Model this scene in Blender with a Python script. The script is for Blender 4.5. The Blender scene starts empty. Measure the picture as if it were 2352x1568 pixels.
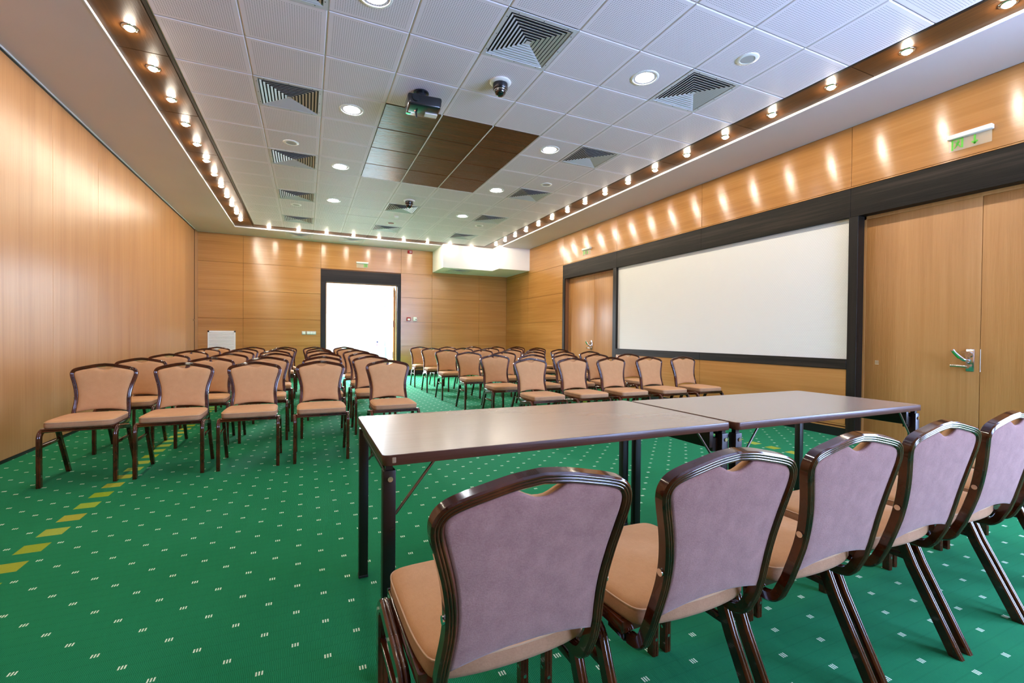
import bpy, bmesh, math, random
from mathutils import Vector, Matrix
random.seed(7)
C = bpy.context.scene.collection
D = bpy.data
PI = math.pi

# ------------------------------------------------------------------ shader expression helper
class X:
    """a value socket (or constant) in a node tree, with arithmetic"""
    def __init__(s, t, v): s.t, s.v = t, v
    def _m(s, op, *a, clamp=False):
        n = s.t.nodes.new('ShaderNodeMath'); n.operation = op; n.use_clamp = clamp
        for i, q in enumerate((s,) + a):
            q = q.v if isinstance(q, X) else q
            if isinstance(q, (int, float)): n.inputs[i].default_value = q
            else: s.t.links.new(q, n.inputs[i])
        return X(s.t, n.outputs[0])
    def __add__(s, o): return s._m('ADD', o)
    def __sub__(s, o): return s._m('SUBTRACT', o)
    def __mul__(s, o): return s._m('MULTIPLY', o)
    def __truediv__(s, o): return s._m('DIVIDE', o)
    def abs(s): return s._m('ABSOLUTE')
    def floor(s): return s._m('FLOOR')
    def fract(s): return s._m('FRACT')
    def lt(s, o): return s._m('LESS_THAN', o)
    def gt(s, o): return s._m('GREATER_THAN', o)
    def sin(s): return s._m('SINE')
    def sqrt(s): return s._m('SQRT')
    def mod(s, o): return s._m('FLOORED_MODULO', o)
    def max(s, o): return s._m('MAXIMUM', o)
    def min(s, o): return s._m('MINIMUM', o)
    def inv(s): return s._m('MULTIPLY_ADD', -1.0, 1.0)

def mat(name):
    m = D.materials.new(name); m.use_nodes = True
    return m, m.node_tree, m.node_tree.nodes['Principled BSDF']
def sset(b, **k):
    names = dict(col='Base Color', rough='Roughness', metal='Metallic', spec='Specular IOR Level', coat='Coat Weight',
                 coatr='Coat Roughness', em='Emission Color', ems='Emission Strength', trans='Transmission Weight',
                 ior='IOR', alpha='Alpha', sheen='Sheen Weight', aniso='Anisotropic')
    for a, v in k.items():
        b.inputs[names[a]].default_value = (*v, 1) if isinstance(v, tuple) else v
def simple(name, col, rough=.5, **k):
    m, t, b = mat(name); sset(b, col=col, rough=rough, **k); return m
def noise(t, vec, scale, detail=3, rough=.55, scl=None, dist=0):
    if scl:
        mp = t.nodes.new('ShaderNodeMapping'); mp.inputs['Scale'].default_value = scl; t.links.new(vec, mp.inputs['Vector']); vec = mp.outputs[0]
    n = t.nodes.new('ShaderNodeTexNoise'); n.inputs['Scale'].default_value = scale; n.inputs['Detail'].default_value = detail
    n.inputs['Roughness'].default_value = rough; n.inputs['Distortion'].default_value = dist
    t.links.new(vec, n.inputs['Vector']); return n.outputs['Fac']
def ramp(t, fac, stops):
    r = t.nodes.new('ShaderNodeValToRGB'); e = r.color_ramp.elements
    while len(e) < len(stops): e.new(.5)
    for q, (p, c) in zip(e, stops): q.position = p; q.color = (*c, 1)
    t.links.new(fac.v if isinstance(fac, X) else fac, r.inputs[0]); return r.outputs[0]
def mixc(t, fac, a, b, mode='MIX'):
    n = t.nodes.new('ShaderNodeMix'); n.data_type = 'RGBA'; n.blend_type = mode
    for sk, q in ((n.inputs[0], fac), (n.inputs[6], a), (n.inputs[7], b)):
        q = q.v if isinstance(q, X) else q
        if isinstance(q, (int, float)): sk.default_value = q
        elif isinstance(q, tuple): sk.default_value = (*q, 1)
        else: t.links.new(q, sk)
    return n.outputs[2]
def coords(t, kind='Object'):
    return t.nodes.new('ShaderNodeTexCoord').outputs[kind]
def geo_pos(t):
    return t.nodes.new('ShaderNodeNewGeometry').outputs['Position']
def sep(t, v):
    n = t.nodes.new('ShaderNodeSeparateXYZ'); t.links.new(v, n.inputs[0]); return [X(t, o) for o in n.outputs]
def bump(t, b, h, strength=.3, dist=.002):
    n = t.nodes.new('ShaderNodeBump'); n.inputs['Strength'].default_value = strength; n.inputs['Distance'].default_value = dist
    t.links.new(h.v if isinstance(h, X) else h, n.inputs['Height']); t.links.new(n.outputs[0], b.inputs['Normal'])

# ------------------------------------------------------------------ materials
def wood(name, c0, c1, c2, axis, rough=.25, coat=.3, grain=1.0, joints=None, bumpy=.05, coatr=.1, spec=.5, aniso=None):
    """axis: direction of the grain 0 x, 1 y, 2 z"""
    m, t, b = mat(name); p = geo_pos(t)
    sc = [34.0, 34.0, 34.0]; sc[axis] = .9
    f1 = noise(t, p, 1.0 * grain, 4, .6, tuple(sc))
    sc2 = [5.0, 5.0, 5.0]; sc2[axis] = .22
    f2 = noise(t, p, 1.0 * grain, 2, .5, tuple(sc2), .3)
    f3 = noise(t, p, 1.0, 1, .5, (.55, .55, .55))
    f = X(t, f1) * .42 + X(t, f2) * .42 + X(t, f3) * .16
    col = ramp(t, f, [(.28, c0), (.5, c1), (.72, c2)])
    t.links.new(col, b.inputs['Base Color'])
    sset(b, rough=rough, coat=coat, coatr=coatr, spec=spec)
    if aniso:
        sset(b, aniso=aniso); cb = t.nodes.new('ShaderNodeCombineXYZ'); cb.inputs[2].default_value = 1; t.links.new(cb.outputs[0], b.inputs['Tangent'])
    w = noise(t, p, 1.0, 2, .5, (9, 9, 9)); sf = [150.0, 150.0, 150.0]; sf[axis] = 5.0
    fg = noise(t, p, 1.0, 1, .5, tuple(sf))
    bump(t, b, X(t, w) * .5 + X(t, fg) * .9, bumpy * 1.4, .01)
    return m
M = {}
M['wall_wood'] = wood('beech_veneer_horizontal', (.36, .152, .036), (.475, .218, .06), (.57, .29, .095), 1, .20, .0, spec=.65, aniso=.85)
M['wall_wood_x'] = wood('beech_veneer_across', (.36, .152, .036), (.475, .218, .06), (.57, .29, .095), 0, .20, .0, spec=.65, aniso=.85)
M['part_wood'] = wood('beech_veneer_vertical', (.37, .16, .055), (.475, .23, .088), (.55, .285, .12), 2, .33, .0)
M['door_wood'] = wood('door_veneer_vertical', (.35, .145, .035), (.46, .212, .063), (.55, .275, .095), 2, .36, .0, bumpy=.12)
M['dark_wood'] = wood('wenge_veneer', (.003, .002, .0015), (.012, .009, .006), (.055, .04, .028), 1, .5, .0, bumpy=.1, spec=.2)
M['dark_wood_x'] = wood('wenge_veneer_across', (.006, .004, .004), (.018, .013, .012), (.05, .038, .034), 0, .5, .0, bumpy=.1, spec=.25)
M['dark_wood_z'] = wood('wenge_veneer_upright', (.003, .002, .0015), (.010, .0075, .005), (.03, .022, .015), 2, .45, .0, bumpy=.1, spec=.3)
M['ceil_wood'] = wood('walnut_stained_panel', (.04, .011, .0025), (.082, .026, .006), (.125, .045, .012), 0, .26, .0, bumpy=.1, spec=.35)
M['strip_wood'] = wood('walnut_border_strip', (.04, .012, .003), (.085, .03, .007), (.15, .06, .015), 1, .36, .0, bumpy=.1, spec=.4)
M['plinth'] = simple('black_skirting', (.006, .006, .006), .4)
M['joint'] = simple('panel_joint_brown', (.19, .075, .02), .6)
M['joint_dark'] = simple('panel_joint_dark', (.07, .03, .012), .7)
M['soffit'] = None
m, t, b = mat('painted_soffit'); p = geo_pos(t)
n1 = noise(t, p, 260, 2, .6); n2 = noise(t, p, .7, 2, .5)
t.links.new(ramp(t, X(t, n1) * .35 + X(t, n2) * .65, [(.3, (.60, .52, .51)), (.7, (.68, .595, .585))]), b.inputs['Base Color'])
sset(b, rough=.42, spec=.35); bump(t, b, n1, .12, .002); M['soffit'] = m

# perforated ceiling tile
def tile_mat():
    m, t, b = mat('perforated_white_metal_tile'); x, y, z = sep(t, geo_pos(t))
    gx = (x / .6).fract() * .6 - .3; gy = (y / .6).fract() * .6 - .3
    inside = gx.abs().max(gy.abs()).lt(.262)
    px = (gx / .0164).fract() - .5; py = (gy / .0164).fract() - .5
    hole = (px * px + py * py).sqrt().lt(.2) * inside
    base = (.84, .755, .80)
    t.links.new(mixc(t, hole * .82, base, (.07, .06, .06)), b.inputs['Base Color'])
    sset(b, rough=.52, spec=.22)
    bump(t, b, hole.inv(), .2, .002)
    return m
M['tile'] = tile_mat()
M['tile_gap'] = simple('ceiling_grid_shadow', (.16, .125, .09), .7)
M['grid_bar'] = simple('ceiling_grid_bar', (.62, .58, .52), .4)
M['white_trim'] = simple('white_enamel', (.85, .84, .82), .3)
M['white_paint'] = simple('white_plaster', (.86, .85, .83), .6)
M['vent_white'] = simple('grey_white_enamel', (.62, .62, .63), .35)
M['duct_dark'] = simple('duct_shadow', (.012, .013, .018), .8)

def carpet_mat():
    m, t, b = mat('green_ribbed_carpet'); pos = geo_pos(t); x, y, z = sep(t, pos)
    f1 = noise(t, pos, 1.6, 2, .5); f2 = noise(t, pos, 130, 2, .6)
    base = ramp(t, X(t, f1) * .6 + X(t, f2) * .4, [(.3, (.004, .105, .036)), (.7, (.008, .150, .054))])
    # ribs run along y, 5.2 mm pitch; every row steps sideways by half a rib
    row = (y / .055).floor() * .5
    rib = ((x / .0056 + row) * (2 * PI)).sin() * .5 + .5
    base = mixc(t, rib * .8, base, (.015, .225, .085))
    seam = (y / .055).fract().lt(.10)
    base = mixc(t, seam * .12, base, (.003, .06, .022))
    # little groups of three white dashes, in a staggered lattice
    def group(ox, oy):
        dx = ((x - ox) / .2085 + .5).fract() * .2085 - .10425
        dy = ((y - oy) / .2108 + .5).fract() * .2108 - .1054
        s = ((dx / .0088 + .5).fract() - .5).abs().lt(.27) * dx.abs().lt(.0132)
        return s * (dy.abs() + dx * .0).lt(.0098)
    dots = group(-.77, -2.655).max(group(-.77 + .10425, -2.655 + .1054))
    # strips of mustard squares
    def strip(cx):
        dx = (x - cx); band = dx.abs().lt(.054)
        k = (y + 1.685) / .2155
        return band * k.fract().gt(.49), dx.abs().lt(.085), k.floor()
    s1, b1, k1 = strip(-2.014); s2, b2, k2 = strip(3.60)
    sq = s1.max(s2); clear = b1.max(b2)
    dots = dots * clear.inv()
    wn = t.nodes.new('ShaderNodeTexWhiteNoise'); wn.noise_dimensions = '1D'
    t.links.new(((k1 + 3.3) * 1.7).v, wn.inputs['W'])
    sqc = ramp(t, wn.outputs[0], [(0, (.22, .33, .008)), (.35, (.36, .34, .035)), (.65, (.30, .42, .06)), (1, (.24, .36, .012))])
    base = mixc(t, sq, base, mixc(t, X(t, f2) * .5, sqc, (.16, .2, .02)))
    base = mixc(t, dots, base, (.66, .76, .56))
    t.links.new(base, b.inputs['Base Color']); sset(b, rough=.95, spec=.06, sheen=.025); b.inputs['Sheen Tint'].default_value = (.7, .9, 1, 1)
    bump(t, b, rib * .6 + X(t, f2) * .5, .35, .003)
    return m
M['carpet'] = carpet_mat()

def fabric(name, c0, c1, scale=420, sheen=.2):
    m, t, b = mat(name); v = coords(t)
    n1 = noise(t, v, scale, 2, .7); n2 = noise(t, v, 22, 3, .6); n3 = noise(t, v, 150, 2, .6, (1, .6, 2.2))
    t.links.new(ramp(t, X(t, n1) * .3 + X(t, n2) * .45 + X(t, n3) * .25, [(.36, c0), (.64, c1)]), b.inputs['Base Color'])
    sset(b, rough=.92, spec=.1, sheen=sheen); bump(t, b, X(t, n1) * .6 + X(t, n3) * .6, .3, .0015)
    return m
M['fabric'] = fabric('sand_upholstery', (.475, .245, .108), (.54, .29, .135), sheen=.05)
M['fabric_back'] = fabric('sand_fabric_bluish_lit', (.25, .118, .100), (.36, .182, .150), 300)  # same sand upholstery, with the bluish light from behind mixed into its colour
M['band'] = fabric('sand_band_light_tint', (.37, .19, .10), (.46, .245, .135), 200, .05)  # sand fabric made darker and pinker for the light on the seat sides
M['piping'] = simple('sand_piping', (.53, .33, .19), .8)
def lacquer():
    m, t, b = mat('brown_lacquered_tube'); v = coords(t)
    f = noise(t, v, 9, 3, .6)
    t.links.new(ramp(t, f, [(.35, (.026, .005, .0015)), (.65, (.088, .0185, .0052))]), b.inputs['Base Color'])
    sset(b, rough=.12, coat=.5, coatr=.03, metal=.0, spec=.4); return m
M['lacquer'] = lacquer()
M['black_metal'] = simple('black_brown_metal', (.008, .004, .003), .4, coat=.15, coatr=.2)
M['chrome'] = simple('chrome', (.72, .72, .74), .12, metal=1.0)
M['steel_rod'] = simple('grey_steel_rod', (.30, .27, .25), .3, metal=1.0)
M['rubber'] = simple('black_rubber', (.01, .01, .012), .5)
def tabletop():
    m, t, b = mat('laminate_grey_brown'); p = geo_pos(t)
    f = noise(t, p, 1, 4, .6, (1.5, 120, 120)); g = noise(t, p, 3.2, 3, .6)
    t.links.new(ramp(t, X(t, f) * .75 + X(t, g) * .25, [(.25, (.27, .193, .142)), (.75, (.31, .228, .172))]), b.inputs['Base Color'])
    sset(b, rough=.27, spec=.7, coat=.3, coatr=.2)
    return m
M['laminate'] = tabletop()
M['edge'] = wood('dark_edge_band', (.035, .011, .006), (.07, .023, .012), (.11, .042, .022), 0, .35, .1, spec=.4)
M['worn_edge'] = simple('worn_edge_patch', (.30, .20, .11), .5)
M['black_plastic'] = simple('black_plastic', (.008, .010, .014), .25, coat=.3)
M['lens_glass'] = simple('dark_lens', (.003, .004, .008), .05, coat=1.0)
M['red_plastic'] = simple('red_plastic', (.42, .012, .012), .35)
M['white_plastic'] = simple('white_plastic', (.80, .79, .74), .4)
M['grey_plastic'] = simple('grey_plastic', (.45, .44, .42), .45)
M['green_sign'] = simple('green_sign_print', (.09, .42, .02), .4, em=(.10, .9, .06), ems=.04)
m, t, b = mat('clear_acrylic'); sset(b, col=(.86, .93, .80), rough=.05, alpha=.16); M['acrylic'] = m
m, t, b = mat('window_glass'); sset(b, col=(.9, .95, 1), rough=.02, alpha=.08); M['glass'] = m
def screen_mat():
    m, t, b = mat('white_textured_screen'); x, y, z = sep(t, geo_pos(t))
    rr = (z / .019).floor() * .5
    h = ((z / .019) * (2 * PI)).sin() * .5 + ((y / .028 + rr) * (2 * PI)).sin() * .5
    t.links.new(ramp(t, h * .5 + .5, [(.1, (.74, .73, .69)), (.9, (.80, .79, .755))]), b.inputs['Base Color'])
    sset(b, rough=.75, spec=.2); bump(t, b, h, .12, .003); return m
M['screen'] = screen_mat()
def emis(name, col, s):
    m, t, b = mat(name); sset(b, col=(.8, .8, .8), em=col, ems=s); return m
M['bulb'] = emis('halogen_bulb_glow', (1.0, .88, .70), 300)
M['lamp'] = emis('downlight_diffuser_glow', (.93, .95, 1.0), 62)
M['red_led'] = emis('red_indicator', (1, .05, .03), 4)
M['pale_wall'] = simple('pale_corridor_paint', (.24, .38, .44), .5)
M['pale_floor'] = simple('pale_corridor_floor', (.70, .76, .78), .4)

# ------------------------------------------------------------------ mesh helpers
def finish(name, bm, m, parent=None, loc=None, smooth=None, mats=None):
    bmesh.ops.recalc_face_normals(bm, faces=bm.faces)
    me = D.meshes.new(name); bm.to_mesh(me); bm.free()
    for q in (mats or [m]): me.materials.append(q)
    if smooth is not None:
        for p_ in me.polygons: p_.use_smooth = True
        me.set_sharp_from_angle(angle=math.radians(smooth))
    o = D.objects.new(name, me); C.objects.link(o)
    if parent is not None: o.parent = parent
    if loc is not None: o.location = loc
    return o
def tag(o, label, cat, group=None):
    o['label'] = label; o['category'] = cat
    if group: o['group'] = group
    return o
def struct(o, label=None):
    o['kind'] = 'structure'
    if label: o['label'] = label
    return o
def thing(name, label, cat, loc=(0, 0, 0), rz=0, group=None):
    o = D.objects.new(name, None); o.empty_display_size = .1; C.objects.link(o)
    o.location = loc; o.rotation_euler = (0, 0, rz); return tag(o, label, cat, group)
def box(bm, x0, x1, y0, y1, z0, z1, bev=0, mi=0, seg=2):
    r = bmesh.ops.create_cube(bm, size=1)
    vs = r['verts']
    for v in vs:
        v.co = Vector(((x0 + x1) / 2 + v.co.x * (x1 - x0), (y0 + y1) / 2 + v.co.y * (y1 - y0), (z0 + z1) / 2 + v.co.z * (z1 - z0)))
    fs = set(f for v in vs for f in v.link_faces)
    for f in fs: f.material_index = mi
    if bev:
        es = list(set(e for v in vs for e in v.link_edges))
        bmesh.ops.bevel(bm, geom=es, offset=bev, segments=seg, affect='EDGES', profile=.5)
    return vs
def bx(name, m, parent, *a, bev=0, smooth=None, loc=None):
    bm = bmesh.new(); box(bm, *a, bev=bev); return finish(name, bm, m, parent, loc, smooth if smooth is not None else (40 if bev else None))
def cyl(bm, r, p0, p1, n=16, r2=None, mi=0):
    p0, p1 = Vector(p0), Vector(p1); d = p1 - p0
    q = d.to_track_quat('Z', 'Y').to_matrix().to_4x4()
    res = bmesh.ops.create_cone(bm, cap_ends=True, segments=n, radius1=r, radius2=r if r2 is None else r2, depth=d.length,
                          matrix=Matrix.Translation((p0 + p1) / 2) @ q)
    for v in res['verts']:
        for f in v.link_faces: f.material_index = mi
def lathe(bm, prof, n=24, center=(0, 0, 0), mi=0):
    """prof: list of (r, z); spun round z"""
    rings = []
    for r, z in prof:
        if r < 1e-6: rings.append([bm.verts.new((center[0], center[1], center[2] + z))])
        else: rings.append([bm.verts.new((center[0] + r * math.cos(2 * PI * k / n), center[1] + r * math.sin(2 * PI * k / n), center[2] + z)) for k in range(n)])
    for a, b_ in zip(rings, rings[1:]):
        for k in range(n):
            k2 = (k + 1) % n
            if len(a) == 1 and len(b_) == 1: continue
            if len(a) == 1: f = bm.faces.new((a[0], b_[k], b_[k2]))
            elif len(b_) == 1: f = bm.faces.new((a[k], a[k2], b_[0]))
            else: f = bm.faces.new((a[k], a[k2], b_[k2], b_[k]))
            f.material_index = mi
def sweep(bm, path, prof, ref, closed=False, caps=True, flat_end=None):
    """prof (n,b) swept along path; ref(i) gives the approximate b direction"""
    N = len(path); rings = []
    for i, p_ in enumerate(path):
        a = path[(i - 1) % N] if (closed or i > 0) else path[0]
        c = path[(i + 1) % N] if (closed or i < N - 1) else path[-1]
        tng = (Vector(c) - Vector(a)).normalized()
        b0 = ref(i); n_ = b0.cross(tng).normalized(); b_ = tng.cross(n_).normalized()
        ring = []
        for u, w in prof:
            co = Vector(p_) + n_ * u + b_ * w
            if flat_end and i in flat_end:
                co = co + tng * ((flat_end[i] - co.z) / tng.z)
            ring.append(bm.verts.new(co))
        rings.append(ring)
    K = len(prof)
    pairs = list(zip(rings, rings[1:])) + ([(rings[-1], rings[0])] if closed else [])
    for a, c in pairs:
        for k in range(K): bm.faces.new((a[k], a[(k + 1) % K], c[(k + 1) % K], c[k]))
    if caps and not closed:
        bm.faces.new(rings[0]); bm.faces.new(list(reversed(rings[-1])))
def circle_prof(r, n=8): return [(r * math.cos(2 * PI * k / n), r * math.sin(2 * PI * k / n)) for k in range(n)]
def catmull(pts, n=6):
    out = []; P = [Vector(q) for q in pts]
    for i in range(len(P) - 1):
        p0 = P[max(i - 1, 0)]; p1 = P[i]; p2 = P[i + 1]; p3 = P[min(i + 2, len(P) - 1)]
        for k in range(n):
            s = k / n
            out.append(.5 * ((2 * p1) + (p2 - p0) * s + (2 * p0 - 5 * p1 + 4 * p2 - p3) * s * s + (3 * p1 - p0 - 3 * p2 + p3) * s ** 3))
    out.append(P[-1]); return out
def prism(bm, pts, z0, z1, mi=0):
    a = [bm.verts.new((x, y, z0)) for x, y in pts]; b_ = [bm.verts.new((x, y, z1)) for x, y in pts]
    fs = [bm.faces.new(list(reversed(a))), bm.faces.new(b_)]
    for k in range(len(pts)):
        j = (k + 1) % len(pts); fs.append(bm.faces.new((a[k], a[j], b_[j], b_[k])))
    for f in fs: f.material_index = mi
def dup(root, loc, rz, label, group=None):
    r = root.copy(); C.objects.link(r); r.location = loc; r.rotation_euler = (0, 0, rz); r['label'] = label
    if group: r['group'] = group
    for ch in list(root.children):
        c = ch.copy(); C.objects.link(c); c.parent = r
        for g in ch.children:
            d = g.copy(); C.objects.link(d); d.parent = c
    return r
def interp(tbl, z):
    if z <= tbl[0][0]: return tbl[0][1]
    for (a, va), (b_, vb) in zip(tbl, tbl[1:]):
        if z <= b_: return va + (vb - va) * (z - a) / (b_ - a)
    return tbl[-1][1]

# ------------------------------------------------------------------ the room (floor z=0)
XL, XR, YB, YF = -3.064, 4.818, 7.888, -7.6
ZC, ZS = 3.504, 3.484
IX0, IX1, IY1 = -1.82, 3.615, 6.6        # tile field
OX0, OX1, OY1 = -2.205, 3.985, 6.95      # outer edge of the walnut strip
bm = bmesh.new(); box(bm, XL - .3, XR + .3, YF - .2, YB + .15, -.1, 0); struct(finish('floor', bm, M['carpet']), 'green ribbed carpet with white dashes and mustard squares')

# ceiling: backing, tiles with bevelled edges, grid bars
WOODT = {(i, j) for i in range(3) for j in range(4)}
bm = bmesh.new()
box(bm, XL - .2, XR + .2, YF - .2, YB + .15, ZC + .02, ZC + .1, mi=1)
def tile(bm, x0, x1, y0, y1, mi, g=.0035, bv=.007, z=ZC):
    q = [(x0 + g, y0 + g), (x1 - g, y0 + g), (x1 - g, y1 - g), (x0 + g, y1 - g)]
    k = [(x0 + g + bv, y0 + g + bv), (x1 - g - bv, y0 + g + bv), (x1 - g - bv, y1 - g - bv), (x0 + g + bv, y1 - g - bv)]
    top = [bm.verts.new((*c, z + .018)) for c in q]; mid = [bm.verts.new((*c, z + .005)) for c in q]; low = [bm.verts.new((*c, z)) for c in k]
    fs = [bm.faces.new(low)]
    for a, b_ in ((top, mid), (mid, low)):
        for i in range(4): fs.append(bm.faces.new((a[i], a[(i + 1) % 4], b_[(i + 1) % 4], b_[i])))
    for f in fs: f.material_index = mi
DIFF = [(.9, -1.5), (2.7, -1.5), (2.7, .3), (2.7, 2.1), (2.7, 3.9), (2.7, 5.7), (-.9, .3), (-.9, 2.1), (-.9, 3.9), (-.9, 5.7), (.9, 3.9), (.9, 5.7), (-.9, -1.5)]
dset = {(round((x - .3) / .6), round((y - .3) / .6)) for x, y in DIFF}
for i in range(-3, 6):
    for j in range(-12, 11):
        if (i, j) in WOODT or (i, j) in dset: continue
        tile(bm, i * .6, i * .6 + .6, j * .6, j * .6 + .6, 0)
for i in range(-3, 7):        # long grid bars between the columns
    box(bm, i * .6 - .003, i * .6 + .003, -7.2, 6.6, ZC + .006, ZC + .02, mi=2)
struct(finish('ceiling', bm, None, mats=[M['tile'], M['tile_gap'], M['grid_bar']]), 'white perforated square ceiling tiles')
bm = bmesh.new()
for i, j in WOODT: tile(bm, i * .6, i * .6 + .6, j * .6, j * .6 + .6, 0, g=.0065, bv=.004, z=ZC - .001)
struct(finish('trim_1', bm, M['ceil_wood']), 'block of twelve dark walnut ceiling panels')
bm = bmesh.new()
for i in (1, 2): box(bm, i * .6 - .006, i * .6 + .006, 0.003, 2.397, ZC - .004, ZC + .01)
struct(finish('trim_2', bm, M['white_trim']), 'thin white bars between the walnut ceiling panels')
# walnut strip with spotlights
bm = bmesh.new(); zt = ZC + .003
for k in range(-6, 6):
    y0, y1 = k * 1.2, k * 1.2 + 1.2
    if k == 5: y1 = OY1
    tile(bm, OX0, IX0 - .012, y0, y1, 0, g=.003, bv=.002, z=zt); tile(bm, IX1 + .012, OX1, y0, y1, 0, g=.003, bv=.002, z=zt)
xs = [IX0 - .012, -.6, .6, 1.8, 3.0, IX1 + .012]
for a, b_ in zip(xs, xs[1:]): tile(bm, a, b_, IY1 + .012, OY1, 0, g=.003, bv=.002, z=zt)
struct(finish('trim_3', bm, M['strip_wood']), 'dark walnut border strip around the ceiling tiles')
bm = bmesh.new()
box(bm, -1.828, -1.802, -7.2, 6.632, ZC - .001, ZC + .012); box(bm, 3.602, 3.628, -7.2, 6.632, ZC - .001, ZC + .012); box(bm, -1.802, 3.602, 6.602, 6.628, ZC - .001, ZC + .012)  # black bars put in as the line of shade at the tile edge
struct(finish('trim_17', bm, M['plinth']), 'black bar painted as the shade line round the tile field')
# grey soffit round the edge, white lit lip
bm = bmesh.new()
box(bm, XL, OX0, YF, YB, ZS, ZS + .1); box(bm, OX1, XR, YF, YB, ZS, ZS + .1); box(bm, OX0, OX1, OY1, YB, ZS, ZS + .1)
struct(finish('trim_4', bm, M['soffit']), 'plain grey soffit along the walls')
bm = bmesh.new()
box(bm, OX0 - .001, OX0 + .011, YF, OY1, ZS - .003, ZS + .022); box(bm, OX1 - .011, OX1 + .001, YF, OY1, ZS - .003, ZS + .022)
box(bm, OX0, OX1, OY1 - .011, OY1 + .001, ZS - .003, ZS + .022)
struct(finish('trim_5', bm, M['vent_white']), 'white metal lip between soffit and walnut strip')

# left partition wall
bm = bmesh.new(); edges = [YF] + [1.225 + 1.095 * k for k in range(-7, 6)] + [7.55]
edges = sorted(e for e in edges if e >= YF)
for a, b_ in zip(edges, edges[1:]): box(bm, XL - .08, XL, a + .0015, b_ - .0015, .028, ZS - .034, bev=.0015, seg=1)
box(bm, XL - .08, XL - .006, YF, 7.6, .0, ZS + .02, mi=1)
box(bm, XL - .08, XL + .005, 7.565, 7.585, 0, ZS, mi=1)
box(bm, XL - .08, XL + .008, 7.585, YB, 0, ZS, mi=0)
struct(finish('wall_left', bm, None, mats=[M['part_wood'], M['joint_dark']]), 'folding partition of vertical beech panels')
bm = bmesh.new(); box(bm, XL - .03, XL + .006, YF, 7.56, 0, .022); struct(finish('baseboard_left', bm, M['plinth']), 'thin black floor seal under the partition')
bm = bmesh.new(); box(bm, XL - .004, XL + .012, YF, 7.58, ZS - .014, ZS + .005, mi=1); box(bm, XL - .05, XL + .002, YF, 7.58, ZS - .036, ZS - .014, mi=0)
struct(finish('trim_6', bm, None, mats=[M['plinth'], M['white_trim']]), 'black track gap above the partition')

# panelled walls: a dark carrier with panels standing in front of it
ROWS = [.10, .145, .81, 1.475, 2.15, 2.815, ZS]
def panels(bm, plane, axis, cuts_by_row, thick=.02, g=.0022):
    """axis 'x': wall at y=plane (faces -y); axis 'y': wall at x=plane (faces -x)"""
    for (z0, z1, segs) in cuts_by_row:
        for a, b_ in segs:
            if axis == 'x': box(bm, a + g, b_ - g, plane, plane + thick, z0 + g, z1 - g, bev=.0015, seg=1)
            else: box(bm, plane, plane + thick, a + g, b_ - g, z0 + g, z1 - g, bev=.0015, seg=1)
bx0 = [XL, -2.139, -.404, 1.636, 2.512, 3.93, XR]
def segs(l, skip=()): return [(a, b_) for k, (a, b_) in enumerate(zip(l, l[1:])) if k not in skip]
bm = bmesh.new()
rr = [(ROWS[5], ROWS[6], segs(bx0))] + [(ROWS[k], ROWS[k + 1], segs(bx0, (2,))) for k in (4, 3, 2, 1)]
panels(bm, YB, 'x', rr)
struct(finish('wall_back', bm, M['wall_wood_x'], smooth=None), 'beech veneered panels on the far wall')
bm = bmesh.new()
box(bm, XL - .1, -.30, YB + .018, YB + .14, 0, ZC + .1); box(bm, 1.54, XR + .1, YB + .018, YB + .14, 0, ZC + .1); box(bm, -.30, 1.54, YB + .018, YB + .14, 2.5, ZC + .1)
struct(finish('wall_back_core', bm, M['joint']), 'wall carcass behind the beech panels')
bm = bmesh.new(); box(bm, XL, -.405, YB + .006, YB + .03, 0, .12); box(bm, 1.637, XR, YB + .006, YB + .03, 0, .12)
struct(finish('baseboard_back', bm, M['plinth']), 'black skirting of the far wall')
# right wall
rt = [YB, 6.40, 4.535, 2.475, .37, -1.75, -3.87, -5.9, YF]; rt = rt[::-1]
WY0, WY1 = -6.9, -4.75       # window in the right wall behind the camera
bm = bmesh.new()
r_top = [(a, b_) for a, b_ in zip(rt, rt[1:])]
panels(bm, XR, 'y', [(ROWS[5], ROWS[6], r_top)])
for k in (4, 3, 2, 1): panels(bm, XR, 'y', [(ROWS[k], ROWS[k + 1], [(4.54, 6.40), (6.40, YB)])])
panels(bm, XR, 'y', [(.145, .772, [(-1.732, .37), (.37, 2.475)])])
for z0, z1 in ((.145, .81),): panels(bm, XR, 'y', [(z0, z1, [(YF, WY0 - .1), (WY0 - .1, WY1 + .1), (WY1 + .1, -3.95)])])
for k in (4, 3, 2): panels(bm, XR, 'y', [(ROWS[k], ROWS[k + 1], [(YF, WY0 - .1), (WY1 + .1, -3.95)])])
struct(finish('wall_right', bm, M['wall_wood']), 'beech veneered panels on the right wall')
bm = bmesh.new()
def core(y0, y1, z0, z1): box(bm, XR + .018, XR + .3, y0, y1, z0, z1)
core(4.44, YB + .1, 0, 2.9); core(-1.83, 2.58, 0, .885); core(YF, WY0, 0, 2.9); core(WY1, -3.80, 0, 2.9); core(WY0, WY1, 0, .75)
core(YF, YB + .1, 2.79, ZC + .1); core(WY0, WY1, 2.6, 2.8)
box(bm, XR + .16, XR + .3, -3.8, 4.5, 0, 2.9)
struct(finish('wall_right_core', bm, M['joint']), 'wall carcass behind the right panels')
bm = bmesh.new(); box(bm, XR + .004, XR + .03, -1.735, 2.48, 0, .10); box(bm, XR + .004, XR + .03, 4.545, YB, 0, .12); box(bm, XR + .004, XR + .03, YF, -3.95, 0, .12)
struct(finish('baseboard_right', bm, M['plinth']), 'black skirting of the right wall')
bm = bmesh.new(); box(bm, XR + .002, XR + .012, -1.735, 2.48, .10, .112); box(bm, XR + .002, XR + .012, -1.735, 2.48, .128, .145)
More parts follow.
